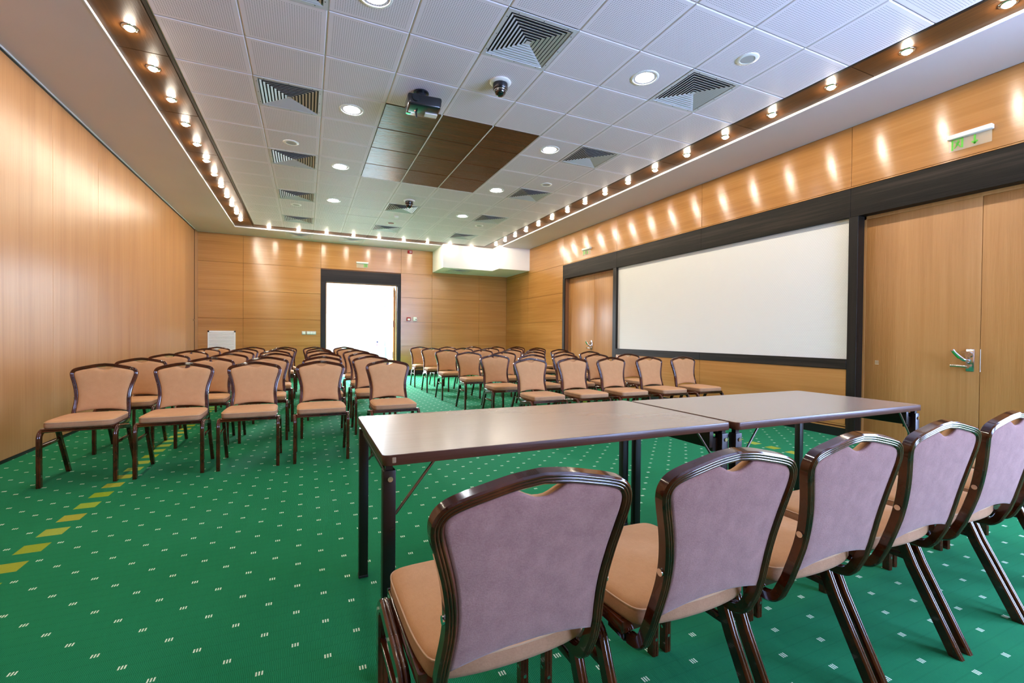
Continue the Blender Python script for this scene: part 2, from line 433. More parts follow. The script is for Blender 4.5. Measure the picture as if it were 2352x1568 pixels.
struct(finish('trim_7', bm, M['wall_wood']), 'narrow beech strip above the skirting under the screen')
# dark beam, posts, sill
bm = bmesh.new()
for a, b_ in ((-3.9, -1.75), (-1.75, .37), (.37, 2.475), (2.475, 4.535)):
    box(bm, XR - .006, XR + .17, a + .001, b_ - .001, 2.475, 2.795, bev=.002, seg=1)
struct(finish('trim_8', bm, M['dark_wood']), 'dark grained beam above doors and screen')
bm = bmesh.new(); box(bm, XR - .004, XR + .012, -3.9, 4.55, 2.800, 2.812)
struct(finish('trim_9', bm, M['wall_wood']), 'thin beech bead above the dark beam')
bm = bmesh.new()
box(bm, XR - .005, XR + .17, 4.445, 4.54, 0, 2.475, bev=.002, seg=1)
box(bm, XR - .005, XR + .17, 2.48, 2.587, 0, 2.475, bev=.002, seg=1)
box(bm, XR - .005, XR + .17, -1.832, -1.735, 0, 2.475, bev=.002, seg=1)
box(bm, XR - .005, XR + .17, -3.90, -3.80, 0, 2.475, bev=.002, seg=1)
struct(finish('trim_10', bm, M['dark_wood_z']), 'dark upright door and screen posts')
bm = bmesh.new(); box(bm, XR - .008, XR + .06, -1.733, .369, .772, .885, bev=.002, seg=1); box(bm, XR - .008, XR + .06, .371, 2.479, .772, .885, bev=.002, seg=1)
o = struct(finish('trim_11', bm, M['dark_wood']), 'dark sill rail below the screen')
o = tag(bx('wall_screen', M['screen'], None, XR + .045, XR + .07, -1.74, 2.48, .88, 2.48), 'large white textured screen panel framed in dark wood on the right wall', 'screen')
# door jamb linings
bm = bmesh.new()
box(bm, XR + .112, XR + .16, 4.405, 4.445, 0, 2.475); box(bm, XR + .112, XR + .16, 2.587, 2.61, 0, 2.475)
box(bm, XR + .112, XR + .16, -1.85, -1.832, 0, 2.475); box(bm, XR + .112, XR + .16, -3.80, -3.78, 0, 2.475)
box(bm, XR + .112, XR + .16, -3.8, -1.832, 2.44, 2.475); box(bm, XR + .112, XR + .16, 2.587, 4.445, 2.44, 2.475)
struct(finish('trim_12', bm, M['door_wood']), 'beech linings round the right wall doors')

# ---- door leaves
def handle(parent, y, z, x, flip=1):
    """back plate with a thumb latch, raised green paddle and a lever; sits on a leaf facing -x"""
    bm = bmesh.new(); box(bm, x - .010, x, y - .030, y + .030, z - .105, z + .105, bev=.006)
    bp = finish('back_plate', bm, M['chrome'], parent, smooth=40)
    bm = bmesh.new(); cyl(bm, .026, (x - .045, y, z + .055), (x - .008, y, z + .055), 20); cyl(bm, .009, (x - .05, y, z + .055), (x - .04, y, z + .055), 12)
    box(bm, x - .05, x - .042, y + .005, y + .05, z + .072, z + .082)
    finish('thumb_turn', bm, M['chrome'], bp, smooth=40)
    bm = bmesh.new(); cyl(bm, .016, (x - .06, y, z - .06), (x - .008, y, z - .06), 16)
    pth = [Vector((x - .055, y, z - .06)), Vector((x - .058, y + .03 * flip, z - .058)), Vector((x - .058, y + .08 * flip, z - .056)), Vector((x - .054, y + .125 * flip, z - .056))]
    sweep(bm, catmull(pth, 4), [(a * 1.0, b_ * .6) for a, b_ in circle_prof(.011, 10)], lambda i: Vector((1, 0, 0)))
    finish('lever', bm, M['chrome'], bp, smooth=40)
    bm = bmesh.new()
    pth = [Vector((x - .02, y, z - .01)), Vector((x - .06, y + .02 * flip, z + .0)), Vector((x - .075, y + .05 * flip, z + .03)), Vector((x - .08, y + .085 * flip, z + .07)), Vector((x - .08, y + .1 * flip, z + .095))]
    sweep(bm, catmull(pth, 5), [(a, b_ * .55) for a, b_ in circle_prof(.015, 10)], lambda i: Vector((1, 0, 0)))
    g = finish('emergency_paddle', bm, M['chrome'], bp, smooth=40)
    bm = bmesh.new()
    pth = [Vector((x - .088, y + .045 * flip, z + .018)), Vector((x - .093, y + .075 * flip, z + .055)), Vector((x - .092, y + .094 * flip, z + .083))]
    sweep(bm, catmull(pth, 5), [(a, b_ * .3) for a, b_ in circle_prof(.010, 10)], lambda i: Vector((1, 0, 0)))
    q = finish('green_inlay', bm, simple('green_enamel', (.01, .22, .04), .2), bp, smooth=40)
    return bp
dx0 = XR + .12
def leaf(n, y0, y1, lab, hy):
    o = bx('door_%d' % n, M['door_wood'], None, dx0, dx0 + .045, y0, y1, .008, 2.44, bev=.002)
    struct(o, lab)
    if hy is not None: handle(o, hy, .925, dx0)
    return o
leaf(1, 2.612, 3.397, 'right hand leaf of the far beech door', None)
leaf(2, 3.401, 4.403, 'left hand leaf of the far beech door with chrome lock', 3.49)
leaf(3, -2.805, -1.852, 'near beech door leaf with chrome lock and green paddle', -2.74)
d = leaf(4, -3.778, -2.809, 'beech door leaf at the right edge of the picture', None)
bx('strike_plate', M['white_plastic'], d, dx0 - .002, dx0 + .01, -2.812, -2.8085, .82, 1.03)
bm = bmesh.new()
for k in range(4): box(bm, dx0 - .002, dx0 + .001, -1.99, -1.955, .84 + k * .012, .846 + k * .012)
finish('worn_label', bm, simple('scuffed_pale_marks', (.62, .5, .33), .6), D.objects['door_3'])

# ---- back door surround
bm = bmesh.new()
box(bm, -.402, 1.634, YB - .012, YB + .15, 2.48, 2.79, bev=.002, seg=1)
struct(finish('trim_13', bm, M['dark_wood_x']), 'dark header over the open far door')
bm = bmesh.new()
box(bm, -.402, -.286, YB - .012, YB + .15, 0, 2.479, bev=.002, seg=1); box(bm, 1.54, 1.634, YB - .012, YB + .15, 0, 2.479, bev=.002, seg=1)
struct(finish('trim_14', bm, M['dark_wood_z']), 'dark posts of the open far door')
bm = bmesh.new()
box(bm, -.284, -.262, YB + .05, YB + .16, 0, 2.465); box(bm, 1.518, 1.538, YB + .05, YB + .16, 0, 2.465); box(bm, -.284, 1.538, YB + .05, YB + .16, 2.452, 2.478)
struct(finish('trim_15', bm, M['door_wood']), 'beech lining of the open far door')
o = struct(bx('door_5', M['door_wood'], None, 1.462, 1.505, YB + .17, YB + 1.05, .01, 2.44, bev=.002), 'open leaf of the far door seen edge on')
bm = bmesh.new()
for z in (.55, 1.42, 2.25): box(bm, 1.456, 1.470, YB + .165, YB + .19, z - .09, z + .09)
finish('hinge', bm, M['plinth'], o)
o = struct(bx('door_6', M['door_wood'], None, -.300, -.262, YB + .17, YB + 1.05, .01, 2.44, bev=.002), 'left open leaf of the far door')
bm = bmesh.new()
# front wall behind the camera, with a window near the right corner
bm = bmesh.new(); FX0, FX1 = 2.5, 4.5
box(bm, XL - .1, FX0, YF - .15, YF, 0, ZC + .1); box(bm, FX1, XR + .3, YF - .15, YF, 0, ZC + .1)
box(bm, FX0, FX1, YF - .15, YF, 0, .75); box(bm, FX0, FX1, YF - .15, YF, 2.6, ZC + .1)
struct(finish('wall_front', bm, M['wall_wood_x']), 'wall behind the camera')
bm = bmesh.new(); box(bm, XL - .2, XL - .08, YF - .1, YB + .15, 0, ZC + .1)
struct(finish('wall_left_core', bm, M['joint']), 'carcass behind the partition')
M['daylight'] = emis('window_daylight', (.40, .56, 1.0), 22)
M['daylight_far'] = emis('corridor_window_daylight', (.66, .84, 1.0), 1.8)
def window(n, axis, a0, a1, plane, z0, z1, m, lab, div=2, out=1, w=.05):
    """frame bars, a pane of glass and the bright sky right behind it"""
    def bb(bm, u0, u1, d0, d1, h0, h1):
        if axis == 'y': box(bm, plane + min(d0, d1) , plane + max(d0, d1), u0, u1, h0, h1)
        else: box(bm, u0, u1, plane + min(d0, d1), plane + max(d0, d1), h0, h1)
    bm = bmesh.new(); s = out
    bb(bm, a0, a1, 0, s * .06, z0, z0 + w); bb(bm, a0, a1, 0, s * .06, z1 - w, z1)
    for k in range(div + 1):
        u = a0 + (a1 - a0 - w) * k / div; bb(bm, u, u + w, 0, s * .06, z0 + w, z1 - w)
    o = struct(finish('window_%d' % n, bm, M['white_trim']), lab)
    bm = bmesh.new(); bb(bm, a0 + .01, a1 - .01, s * .07, s * .075, z0 + .01, z1 - .01)
    finish('pane', bm, m, o)
    return o
window(1, 'y', WY0, WY1, XR + .1, .75, 2.6, M['daylight'], 'daylit window in the right wall behind the camera', 2)
window(2, 'x', FX0, FX1, YF - .02, .75, 2.6, M['daylight'], 'daylit window in the wall behind the camera', 2, -1)

# ---- corridor beyond the far door
CY = 10.1
bm = bmesh.new(); box(bm, -3.2, 4.0, YB + .14, CY + .3, -.1, -.001); struct(finish('floor_corridor', bm, M['pale_floor']), 'pale floor outside the far door')
bm = bmesh.new(); box(bm, -3.2, 4.0, YB + .14, CY + .3, 2.95, 3.05); struct(finish('ceiling_corridor', bm, M['white_paint']), 'white ceiling outside the far door')
bm = bmesh.new(); box(bm, 1.56, 1.75, YB + .14, CY + .1, 0, 2.95); struct(finish('wall_corridor', bm, M['pale_wall']), 'pale blue wall outside the far door')
bm = bmesh.new(); box(bm, -3.2, -3.1, YB + .14, CY + .3, 0, 2.95); box(bm, -3.2, 1.7, CY + .02, CY + .3, 0, .72)
box(bm, -3.2, 1.7, CY - .1, CY + .06, .72, .76)
struct(finish('wall_corridor_low', bm, M['white_paint']), 'low white parapet under the corridor window')
window(3, 'x', -3.1, 1.56, CY + .05, .76, 2.95, M['daylight_far'], 'bright white window beyond the open door', 3, 1, .02)
o = tag(bx('figurine', M['white_plastic'], None, 1.24, 1.35, CY - .08, CY + .02, .76, .766), 'tiny pink and white figure on the ledge beyond the far door', 'figurine')
bm = bmesh.new(); lathe(bm, [(0, 0), (.045, 0), (.04, .02), (.012, .09), (0, .09)], 10, (1.30, CY - .03, .76))
b2 = finish('skirt', bm, simple('pink_cloth', (.75, .35, .6), .6), o)
bm = bmesh.new(); bmesh.ops.create_icosphere(bm, subdivisions=2, radius=.03, matrix=Matrix.Translation((1.315, CY - .03, .885)))
finish('head', bm, simple('dark_blue_knob', (.01, .01, .12), .4), o, smooth=60)
bm = bmesh.new(); box(bm, 1.312, 1.318, CY - .035, CY - .025, .76, .87); finish('stem', bm, M['pale_wall'], o)

# ---- white bulkhead in the corner
bm = bmesh.new(); ZU = 2.895
pts = [(2.522, YB + .01), (2.522, 6.80), (3.915, 6.80), (3.915, 6.32), (XR + .01, 6.32), (XR + .01, YB + .01)]
prism(bm, pts, ZU, ZC + .02)
struct(finish('trim_16', bm, M['white_paint']), 'white boxed bulkhead hanging in the far right corner')

# ------------------------------------------------------------------ ceiling fittings
def make_diffuser(name, label, loc, size=.595, inner=.52, group=None):
    t_ = thing(name, label, 'air vent', loc, 0, group)
    h = size / 2; k = inner / 2
    bm = bmesh.new()      # flat frame with screw dots
    q = lambda s, z: [bm.verts.new((x * s, y * s, z)) for x, y in ((-1, -1), (1, -1), (1, 1), (-1, 1))]
    a, b_, c, d_ = q(h, .004), q(h, -.003), q(k + .006, -.003), q(k, .012)
    for r0, r1 in ((a, b_), (b_, c), (c, d_)):
        for i in range(4): bm.faces.new((r0[i], r0[(i + 1) % 4], r1[(i + 1) % 4], r1[i]))
    for s in (-1, 1):
        for u in (-.21, 0, .21):
            for cx, cy in ((s * (k + .018), u), (u, s * (k + .018))): cyl(bm, .0035, (cx, cy, -.0055), (cx, cy, -.003), 8, mi=1)
    finish('frame', bm, None, t_, mats=[M['vent_white'], M['duct_dark']])
    bm = bmesh.new(); box(bm, -k, k, -k, k, .014, .018); finish('duct', bm, M['duct_dark'], t_)
    bm = bmesh.new(); n = 8
    for j in range(n):    # pyramid louvres: sloping square rings
        ro = k - .008 - j * (k - .02) / n; ri = ro - .0172; z0 = -.004 + 0 * j
        vo = [(x * ro, y * ro) for x, y in ((-1, -1), (1, -1), (1, 1), (-1, 1))]; vi = [(x * ri, y * ri) for x, y in ((-1, -1), (1, -1), (1, 1), (-1, 1))]
        A = [bm.verts.new((*p_, -.003)) for p_ in vo]; B = [bm.verts.new((*p_, .0035)) for p_ in vi]
        A2 = [bm.verts.new((*p_, -.0015)) for p_ in vo]; B2 = [bm.verts.new((*p_, .005)) for p_ in vi]
        for i in range(4):
            i2 = (i + 1) % 4
            bm.faces.new((A[i], A[i2], B[i2], B[i])); bm.faces.new((A2[i], A2[i2], B2[i2], B2[i])); bm.faces.new((A[i], A[i2], A2[i2], A2[i]))
    pk = [bm.verts.new((x * .02, y * .02, -.003)) for x, y in ((-1, -1), (1, -1), (1, 1), (-1, 1))]; bm.faces.new(pk)
    finish('louvre', bm, M['vent_white'], t_)
    return t_
dl = {(.9, -1.5): 'largest square ceiling vent, near the top centre of the picture', (2.7, -1.5): 'square ceiling vent right of the near right downlight',
      (2.7, .3): 'square ceiling vent in the right row, second from the camera', (2.7, 2.1): 'square ceiling vent in the right row, third from the camera',
      (2.7, 3.9): 'square ceiling vent in the right row, fourth from the camera', (2.7, 5.7): 'square ceiling vent in the right row, nearest the white bulkhead',
      (-.9, -1.5): 'square ceiling vent cut off by the top edge, left row', (-.9, .3): 'square ceiling vent in the left row, nearest one fully in view',
      (-.9, 2.1): 'square ceiling vent in the left row, second one fully in view', (-.9, 3.9): 'square ceiling vent in the left row, third one fully in view',
      (-.9, 5.7): 'square ceiling vent in the left row, farthest inside the tile grid', (.9, 3.9): 'square ceiling vent just behind the farther dome camera',
      (.9, 5.7): 'square ceiling vent behind the small round exhaust valve'}
dif0 = None
for (x, y) in DIFF:
    if dif0 is None: dif0 = make_diffuser('ceiling_vent', dl[(x, y)], (x, y, ZC), group='square ceiling vents')
    else: dup(dif0, (x, y, ZC), 0, dl[(x, y)])
dup(dif0, (-.9, 7.33, ZS - .002), 0, 'square vent in the far soffit above the left part of the back wall')
dup(dif0, (.3, 7.33, ZS - .002), 0, 'square vent in the far soffit above the open door')
dup(dif0, (3.1, 7.30, ZU - .003), 0, 'square vent in the underside of the white bulkhead')

def make_spot(label, loc):
    t_ = thing('recessed_spotlight', label, 'spotlight', loc, 0, 'small halogen spotlights in the walnut strip')
    bm = bmesh.new(); lathe(bm, [(.034, .006), (.036, -.006), (.050, -.005), (.054, 0), (.054, .003)], 20); finish('ring', bm, M['chrome'], t_, smooth=50)
    bm = bmesh.new(); lathe(bm, [(.036, .0), (.034, -.010), (.024, -.020), (.01, -.025), (0, -.026)], 14); finish('bulb', bm, M['bulb'], t_, smooth=60)
    return t_
ordn = ['first', 'second', 'third', 'fourth', 'fifth', 'sixth', 'seventh', 'eighth', 'ninth', 'tenth', 'eleventh', 'twelfth', 'thirteenth', 'fourteenth', 'fifteenth', 'sixteenth', 'seventeenth', 'eighteenth', 'nineteenth', 'twentieth', 'twenty-first', 'twenty-second']
zsp = zt - .001
sp0 = None
def add_spot(label, x, y):
    global sp0
    if sp0 is None: sp0 = make_spot(label, (x, y, zsp))
    else: dup(sp0, (x, y, zsp), 0, label)
for k in range(17):
    y = 6.27 - .6 * k
    add_spot('small bright spotlight in the left ceiling strip, %s from the back wall' % ordn[k], -2.012, y)
for k in range(17):
    y = 6.27 - .6 * k
    add_spot('small bright spotlight in the right ceiling strip, %s from the back wall' % ordn[k], 3.80, y)
for k in range(9):
    add_spot('small bright spotlight in the far ceiling strip, %s from the left corner' % ordn[k], -1.515 + .602 * k, 6.775)

def make_down(label, loc):
    t_ = thing('round_downlight', label, 'downlight', loc, 0, 'large round ceiling downlights')
    bm = bmesh.new(); lathe(bm, [(.105, .008), (.108, -.004), (.122, -.005), (.127, 0), (.127, .003)], 36); finish('rim', bm, M['white_trim'], t_, smooth=50)
    bm = bmesh.new(); lathe(bm, [(.107, .002), (.06, .0), (0, -.001)], 36); finish('diffuser', bm, M['lamp'], t_, smooth=60)
    return t_
dn0 = None
rn = ['nearest the camera', 'second from the camera', 'third from the camera', 'fourth from the camera']
for side, x in (('left', -.305), ('right', 2.10)):
    for k, y in enumerate((-1.5, .3, 2.1, 3.9)):
        lab = 'big round bright downlight in the %s row, %s' % (side, rn[k])
        if dn0 is None: dn0 = make_down(lab, (x, y, ZC - .001))
        else: dup(dn0, (x, y, ZC - .001), 0, lab)
    dup(dn0, (x, -3.3, ZC - .001), 0, 'big round downlight in the %s row, above the head table chairs' % side)

def make_speaker(label, loc):
    t_ = thing('ceiling_speaker', label, 'speaker', loc, 0, 'round ceiling loudspeakers')
    bm = bmesh.new(); lathe(bm, [(.058, .0), (.060, -.007), (.085, -.006), (.092, 0), (.092, .003)], 28); finish('ring', bm, M['white_trim'], t_, smooth=50)
    bm = bmesh.new(); lathe(bm, [(.059, -.004), (.03, -.005), (0, -.005)], 28); finish('grille', bm, M['grey_plastic'], t_, smooth=50)
    return t_
s0 = make_speaker('round white ceiling speaker beside the near right vent, largest of its kind', (2.7, -2.1, ZC - .001))
for lab, x, y in (('round ceiling speaker in the right row, halfway down the room', 2.7, 1.5), ('round ceiling speaker in the left row, just before the second vent', -.92, 1.5),
                  ('round ceiling speaker in the left row, behind the third vent', -.92, 4.5), ('round ceiling speaker in the right row, farthest one', 2.68, 4.5)):
    dup(s0, (x, y, ZC - .001), 0, lab)

def make_dome(label, loc):
    t_ = thing('dome_camera', label, 'security camera', loc, 0, 'black dome cameras on the ceiling')
    bm = bmesh.new(); lathe(bm, [(.0, .0), (.098, 0), (.100, -.010), (.088, -.02), (.068, -.022), (.0, -.022)], 32); finish('base', bm, M['white_trim'], t_, smooth=50)
    bm = bmesh.new(); lathe(bm, [(.070, -.022), (.070, -.07), (.062, -.08)], 32); finish('housing', bm, M['black_plastic'], t_, smooth=50)
    bm = bmesh.new(); lathe(bm, [(.060, -.075)] + [(.056 * math.cos(a), -.082 - .056 * math.sin(a)) for a in [k * PI / 16 for k in range(8)]] + [(0, -.138)], 32)
    finish('dome', bm, M['lens_glass'], t_, smooth=60)
    bm = bmesh.new(); sweep(bm, [Vector((.0575 * math.cos(2 * PI * k / 32), .0575 * math.sin(2 * PI * k / 32), -.083)) for k in range(32)], circle_prof(.0028, 6), lambda i: Vector((0, 0, 1)), closed=True)
    finish('bezel', bm, M['chrome'], t_, smooth=60)
    return t_
dm = make_dome('black dome camera on white base, between the largest vent and the projector', (.92, -.87, ZC - .001))
dup(dm, (.92, 3.31, ZC - .001), 0, 'smaller looking black dome camera in front of the far centre vent')

t_ = thing('smoke_detector', 'small white smoke detector behind the farther dome camera', 'smoke detector', (.9, 4.5, ZC - .001))
bm = bmesh.new(); lathe(bm, [(0, 0), (.055, 0), (.055, -.014), (.045, -.02), (.045, -.035), (.03, -.045), (0, -.045)], 24); finish('body', bm, M['white_plastic'], t_, smooth=45)
t_ = thing('exhaust_valve', 'round grey and red slotted ceiling valve before the farthest centre vent', 'air valve', (.9, 5.1, ZC - .001))
bm = bmesh.new(); lathe(bm, [(.06, 0), (.065, -.008), (.098, -.008), (.105, 0)], 28); finish('rim', bm, M['white_plastic'], t_, smooth=50)
bm = bmesh.new(); lathe(bm, [(.062, -.001), (0, -.001)], 28); finish('mouth', bm, M['duct_dark'], t_)
bm = bmesh.new()
for k in range(10):
    a = k * PI / 5; q = Matrix.Rotation(a, 4, 'Z'); vs = box(bm, .012, .062, -.006, .006, -.010, -.004)
    for v in vs: v.co = q @ v.co
finish('blades', bm, simple('dull_red_metal', (.32, .06, .06), .4), t_)

# projector
t_ = thing('projector', 'black projector hanging under the ceiling before the walnut panels', 'projector', (.305, -.37, ZC - .004), math.radians(-4))
bm = bmesh.new(); cyl(bm, .075, (-.02, 0, -.012), (-.02, 0, 0), 28); cyl(bm, .05, (-.02, 0, -.09), (-.02, 0, -.012), 24, r2=.05); finish('mount', bm, M['black_plastic'], t_, smooth=40)
bm = bmesh.new(); box(bm, -.165, .165, -.125, .135, -.185, -.075, bev=.022, seg=3)
for v in bm.verts:
    if v.co.z < -.13: v.co.x *= .95; v.co.y *= .96
body = finish('body', bm, M['black_plastic'], t_, smooth=50)
bm = bmesh.new(); cyl(bm, .035, (-.09, -.138, -.118), (-.09, -.115, -.118), 24); finish('knob', bm, M['black_plastic'], body, smooth=40)
bm = bmesh.new(); cyl(bm, .033, (.075, .13, -.13), (.075, .165, -.13), 24); finish('lens', bm, M['lens_glass'], body, smooth=40)
bm = bmesh.new(); box(bm, .02, .14, .0, .07, -.196, -.1835); finish('bottom_label', bm, M['white_plastic'], body)
bm = bmesh.new(); cyl(bm, .009, (-.06, .03, -.235), (-.065, .03, -.18), 12); finish('cable_plug', bm, M['rubber'], body, smooth=40)
bm = bmesh.new(); cyl(bm, .004, (-.08, -.0, -.188), (-.08, 0, -.183), 8); finish('indicator', bm, M['red_led'], body)
bm = bmesh.new(); box(bm, -.158, -.11, .06, .09, -.190, -.183, bev=.002); finish('foot', bm, M['chrome'], body)

# ------------------------------------------------------------------ wall fittings
def exit_sign(label, loc, rz, man=-1, arrow=True):
    """local: x along the wall (to the viewer's right), faces -y"""
    t_ = thing('exit_sign', label, 'exit sign', loc, rz, 'green emergency exit signs')
    bx('housing', M['white_plastic'], t_, -.155, .155, -.055, -.002, .0, .042, bev=.006)
    bx('plate', M['acrylic'], t_, -.148, .148, -.030, -.026, -.112, .0)
    bm = bmesh.new(); y0, y1 = -.0325, -.0305
    def rot(vs, a, c):
        q = Matrix.Rotation(a, 4, 'Y')
        for v in vs: v.co = Vector(c) + q @ (v.co - Vector(c))
    mx = -.085 if man < 0 else .085
    box(bm, mx - .044, mx - .030, y0, y1, -.102, -.006)           # door edge
    box(bm, mx + .026, mx + .040, y0, y1, -.094, -.004)           # door edge
    box(bm, mx - .044, mx + .04, y0, y1, -.012, -.004)
    cyl(bm, .008, (mx + .004, y0, -.026), (mx + .004, y1, -.026), 12)
    rot(box(bm, mx - .010, mx + .008, y0, y1, -.066, -.034), .35, (mx, 0, -.05))
    rot(box(bm, mx - .006, mx + .002, y0, y1, -.096, -.060), .7, (mx, 0, -.062))
    rot(box(bm, mx + .002, mx + .010, y0, y1, -.092, -.060), -.6, (mx, 0, -.062))
    rot(box(bm, mx - .026, mx - .002, y0, y1, -.047, -.041), .5, (mx, 0, -.044))
    rot(box(bm, mx + .004, mx + .022, y0, y1, -.052, -.046), -.6, (mx, 0, -.049))
    finish('running_figure', bm, M['green_sign'], t_)
    if arrow:
        bm = bmesh.new(); ax = .035
        box(bm, ax - .007, ax + .007, y0, y1, -.075, -.010)
        rot(box(bm, ax - .032, ax + .004, y0, y1, -.092, -.079), .75, (ax, 0, -.090))
        rot(box(bm, ax - .004, ax + .032, y0, y1, -.092, -.079), -.75, (ax, 0, -.090))
        finish('arrow', bm, M['green_sign'], t_)
    return t_
exit_sign('green exit sign with running man and down arrow, above the near door', (XR, -2.76, 2.99), -PI / 2)
exit_sign('small green exit sign above the far door in the right wall', (XR, 3.50, 2.995), -PI / 2)
exit_sign('small green exit sign over the open door in the back wall', (.613, YB, 3.002), 0, man=1, arrow=False)

t_ = thing('fire_alarm_sounder', 'red fire alarm sounder high on the back wall right of the door', 'fire alarm', (1.875, YB, 3.415))
bx('housing', M['red_plastic'], t_, -.066, .066, -.05, -.002, -.046, .046, bev=.02)
bm = bmesh.new(); cyl(bm, .026, (.012, -.056, 0), (.012, -.048, 0), 20); finish('ring', bm, M['white_plastic'], t_, smooth=40)
bm = bmesh.new(); cyl(bm, .015, (.012, -.060, 0), (.012, -.054, 0), 20); finish('centre', bm, M['red_plastic'], t_, smooth=40)
t_ = thing('wall_call_point', 'small red fire call point at hand height beside the open door', 'fire alarm', (1.851, YB, 1.553))
bx('housing', M['red_plastic'], t_, -.052, .052, -.04, .0, -.052, .052, bev=.008)
bx('break_glass', M['white_plastic'], t_, -.034, .034, -.044, -.038, -.034, .02, bev=.002)
t_ = thing('wall_thermostat', 'white square thermostat right of the red call point', 'thermostat', (2.024, YB, 1.565))
bx('housing', M['white_plastic'], t_, -.048, .048, -.035, .0, -.055, .055, bev=.006)
bm = bmesh.new(); cyl(bm, .014, (.028, -.05, -.012), (.028, -.034, -.012), 14); finish('dial', bm, M['plinth'], t_, smooth=40)
bm = bmesh.new(); box(bm, .048, .056, -.03, -.01, -.03, .03); finish('side_lug', bm, M['white_plastic'], t_)
def switch(label, x0, x1, n):
    t_ = thing('light_switch', label, 'light switch', ((x0 + x1) / 2, YB, 1.145)); h = (x1 - x0) / 2
    bx('frame', M['grey_plastic'], t_, -h, h, -.012, -.001, -.044, .044, bev=.006)
    for k in range(n):
        a = -h + .012 + k * (2 * h - .024) / n; bx('rocker', M['white_plastic'], t_, a + .002, a + (2 * h - .024) / n - .002, -.018, -.010, -.032, .032, bev=.003)
switch('single white light switch left of the open door', -.847, -.752, 1)
switch('white switch plate with three rockers left of the open door', -.738, -.510, 3)
t_ = thing('wall_grille', 'white louvred grille low on the back wall by the left corner', 'grille', (-2.576, YB, .82))
bm = bmesh.new(); W, H = .283, .355
for a in ((-W, W, H - .035, H), (-W, W, -H, -H + .035), (-W, -W + .03, -H, H), (W - .03, W, -H, H)): box(bm, a[0], a[1], -.016, -.001, a[2], a[3])
finish('frame', bm, M['white_trim'], t_)
bm = bmesh.new()
for k in range(19):
    z = -H + .052 + k * .0345; vs = box(bm, -W + .03, W - .03, -.013, -.008, z - .016, z + .016)
    q = Matrix.Rotation(-.55, 4, 'X'); c = Vector((0, -.0105, z))
    for v in vs: v.co = c + q @ (v.co - c)
finish('slats', bm, M['white_trim'], t_)
bx('backing', M['grey_plastic'], t_, -W + .02, W - .02, -.006, -.001, -H + .02, H - .02)
t_ = thing('partition_pull', 'tiny round pull near the far end of the left partition', 'handle', (XL, 7.44, 1.41))
bm = bmesh.new(); cyl(bm, .022, (.0, 0, 0), (.012, 0, 0), 16); cyl(bm, .01, (.012, 0, 0), (.035, 0, 0), 12); finish('knob', bm, M['chrome'], t_, smooth=40)

# ------------------------------------------------------------------ chairs
def ribbed(w, d, ridges=3, h=.0022, both=True, n=5):
    """w along n (face width), d along b (depth)"""
    out = []; hw, hd = w / 2, d / 2; c = .003
    rw = (w - 2 * c) / ridges
    def face(sgn):
        pts = []
        for r in range(ridges):
            for k in range(n):
                s = k / (n - 1); u = -hw + c + rw * (r + s)
                pts.append((u, hd - h + h * math.sin(PI * s) ** .6 if 0 < s < 1 else hd - h))
        return pts
    top = face(1)
    out += [(-hw, -hd + c), (-hw, hd - c - h)] + top + [(hw, hd - c - h), (hw, -hd + c)]
    bot = [(-u, -v) for u, v in top] if both else [(hw - c, -hd), (-hw + c, -hd)]
    out += bot
    return out
# half outline of the back frame (outer edge x, z), and lean (z -> y)
OUT = [(.188, .40), (.189, .44), (.187, .49), (.183, .53), (.181, .57), (.184, .615), (.193, .665), (.205, .710), (.215, .745), (.2195, .770),
       (.217, .790), (.206, .808), (.188, .820), (.160, .829), (.12, .838), (.06, .850), (.0, .856)]
LEAN = [(.37, .150), (.40, .168), (.45, .190), (.50, .205), (.55, .218), (.60, .229), (.65, .239), (.70, .248), (.75, .256), (.80, .262), (.86, .268)]
def lean(z): return interp(LEAN, z)
def half_curve(off):
    """outline offset inwards by off, right half, bottom to top, smoothed"""
    pts = catmull([Vector((x, 0, z)) for x, z in OUT], 4); res = []
    for i, p_ in enumerate(pts):
        a = pts[max(i - 1, 0)]; c = pts[min(i + 1, len(pts) - 1)]; t2 = (c - a).normalized()
        if i == len(pts) - 1: t2 = Vector((-1, 0, 0)).lerp(t2, .0).normalized()
        nrm = Vector((-t2.z, 0, t2.x)); nrm = nrm if nrm.dot(Vector((0, 0, .62)) - p_) > 0 else -nrm
        res.append(p_ + nrm * off)
    return res
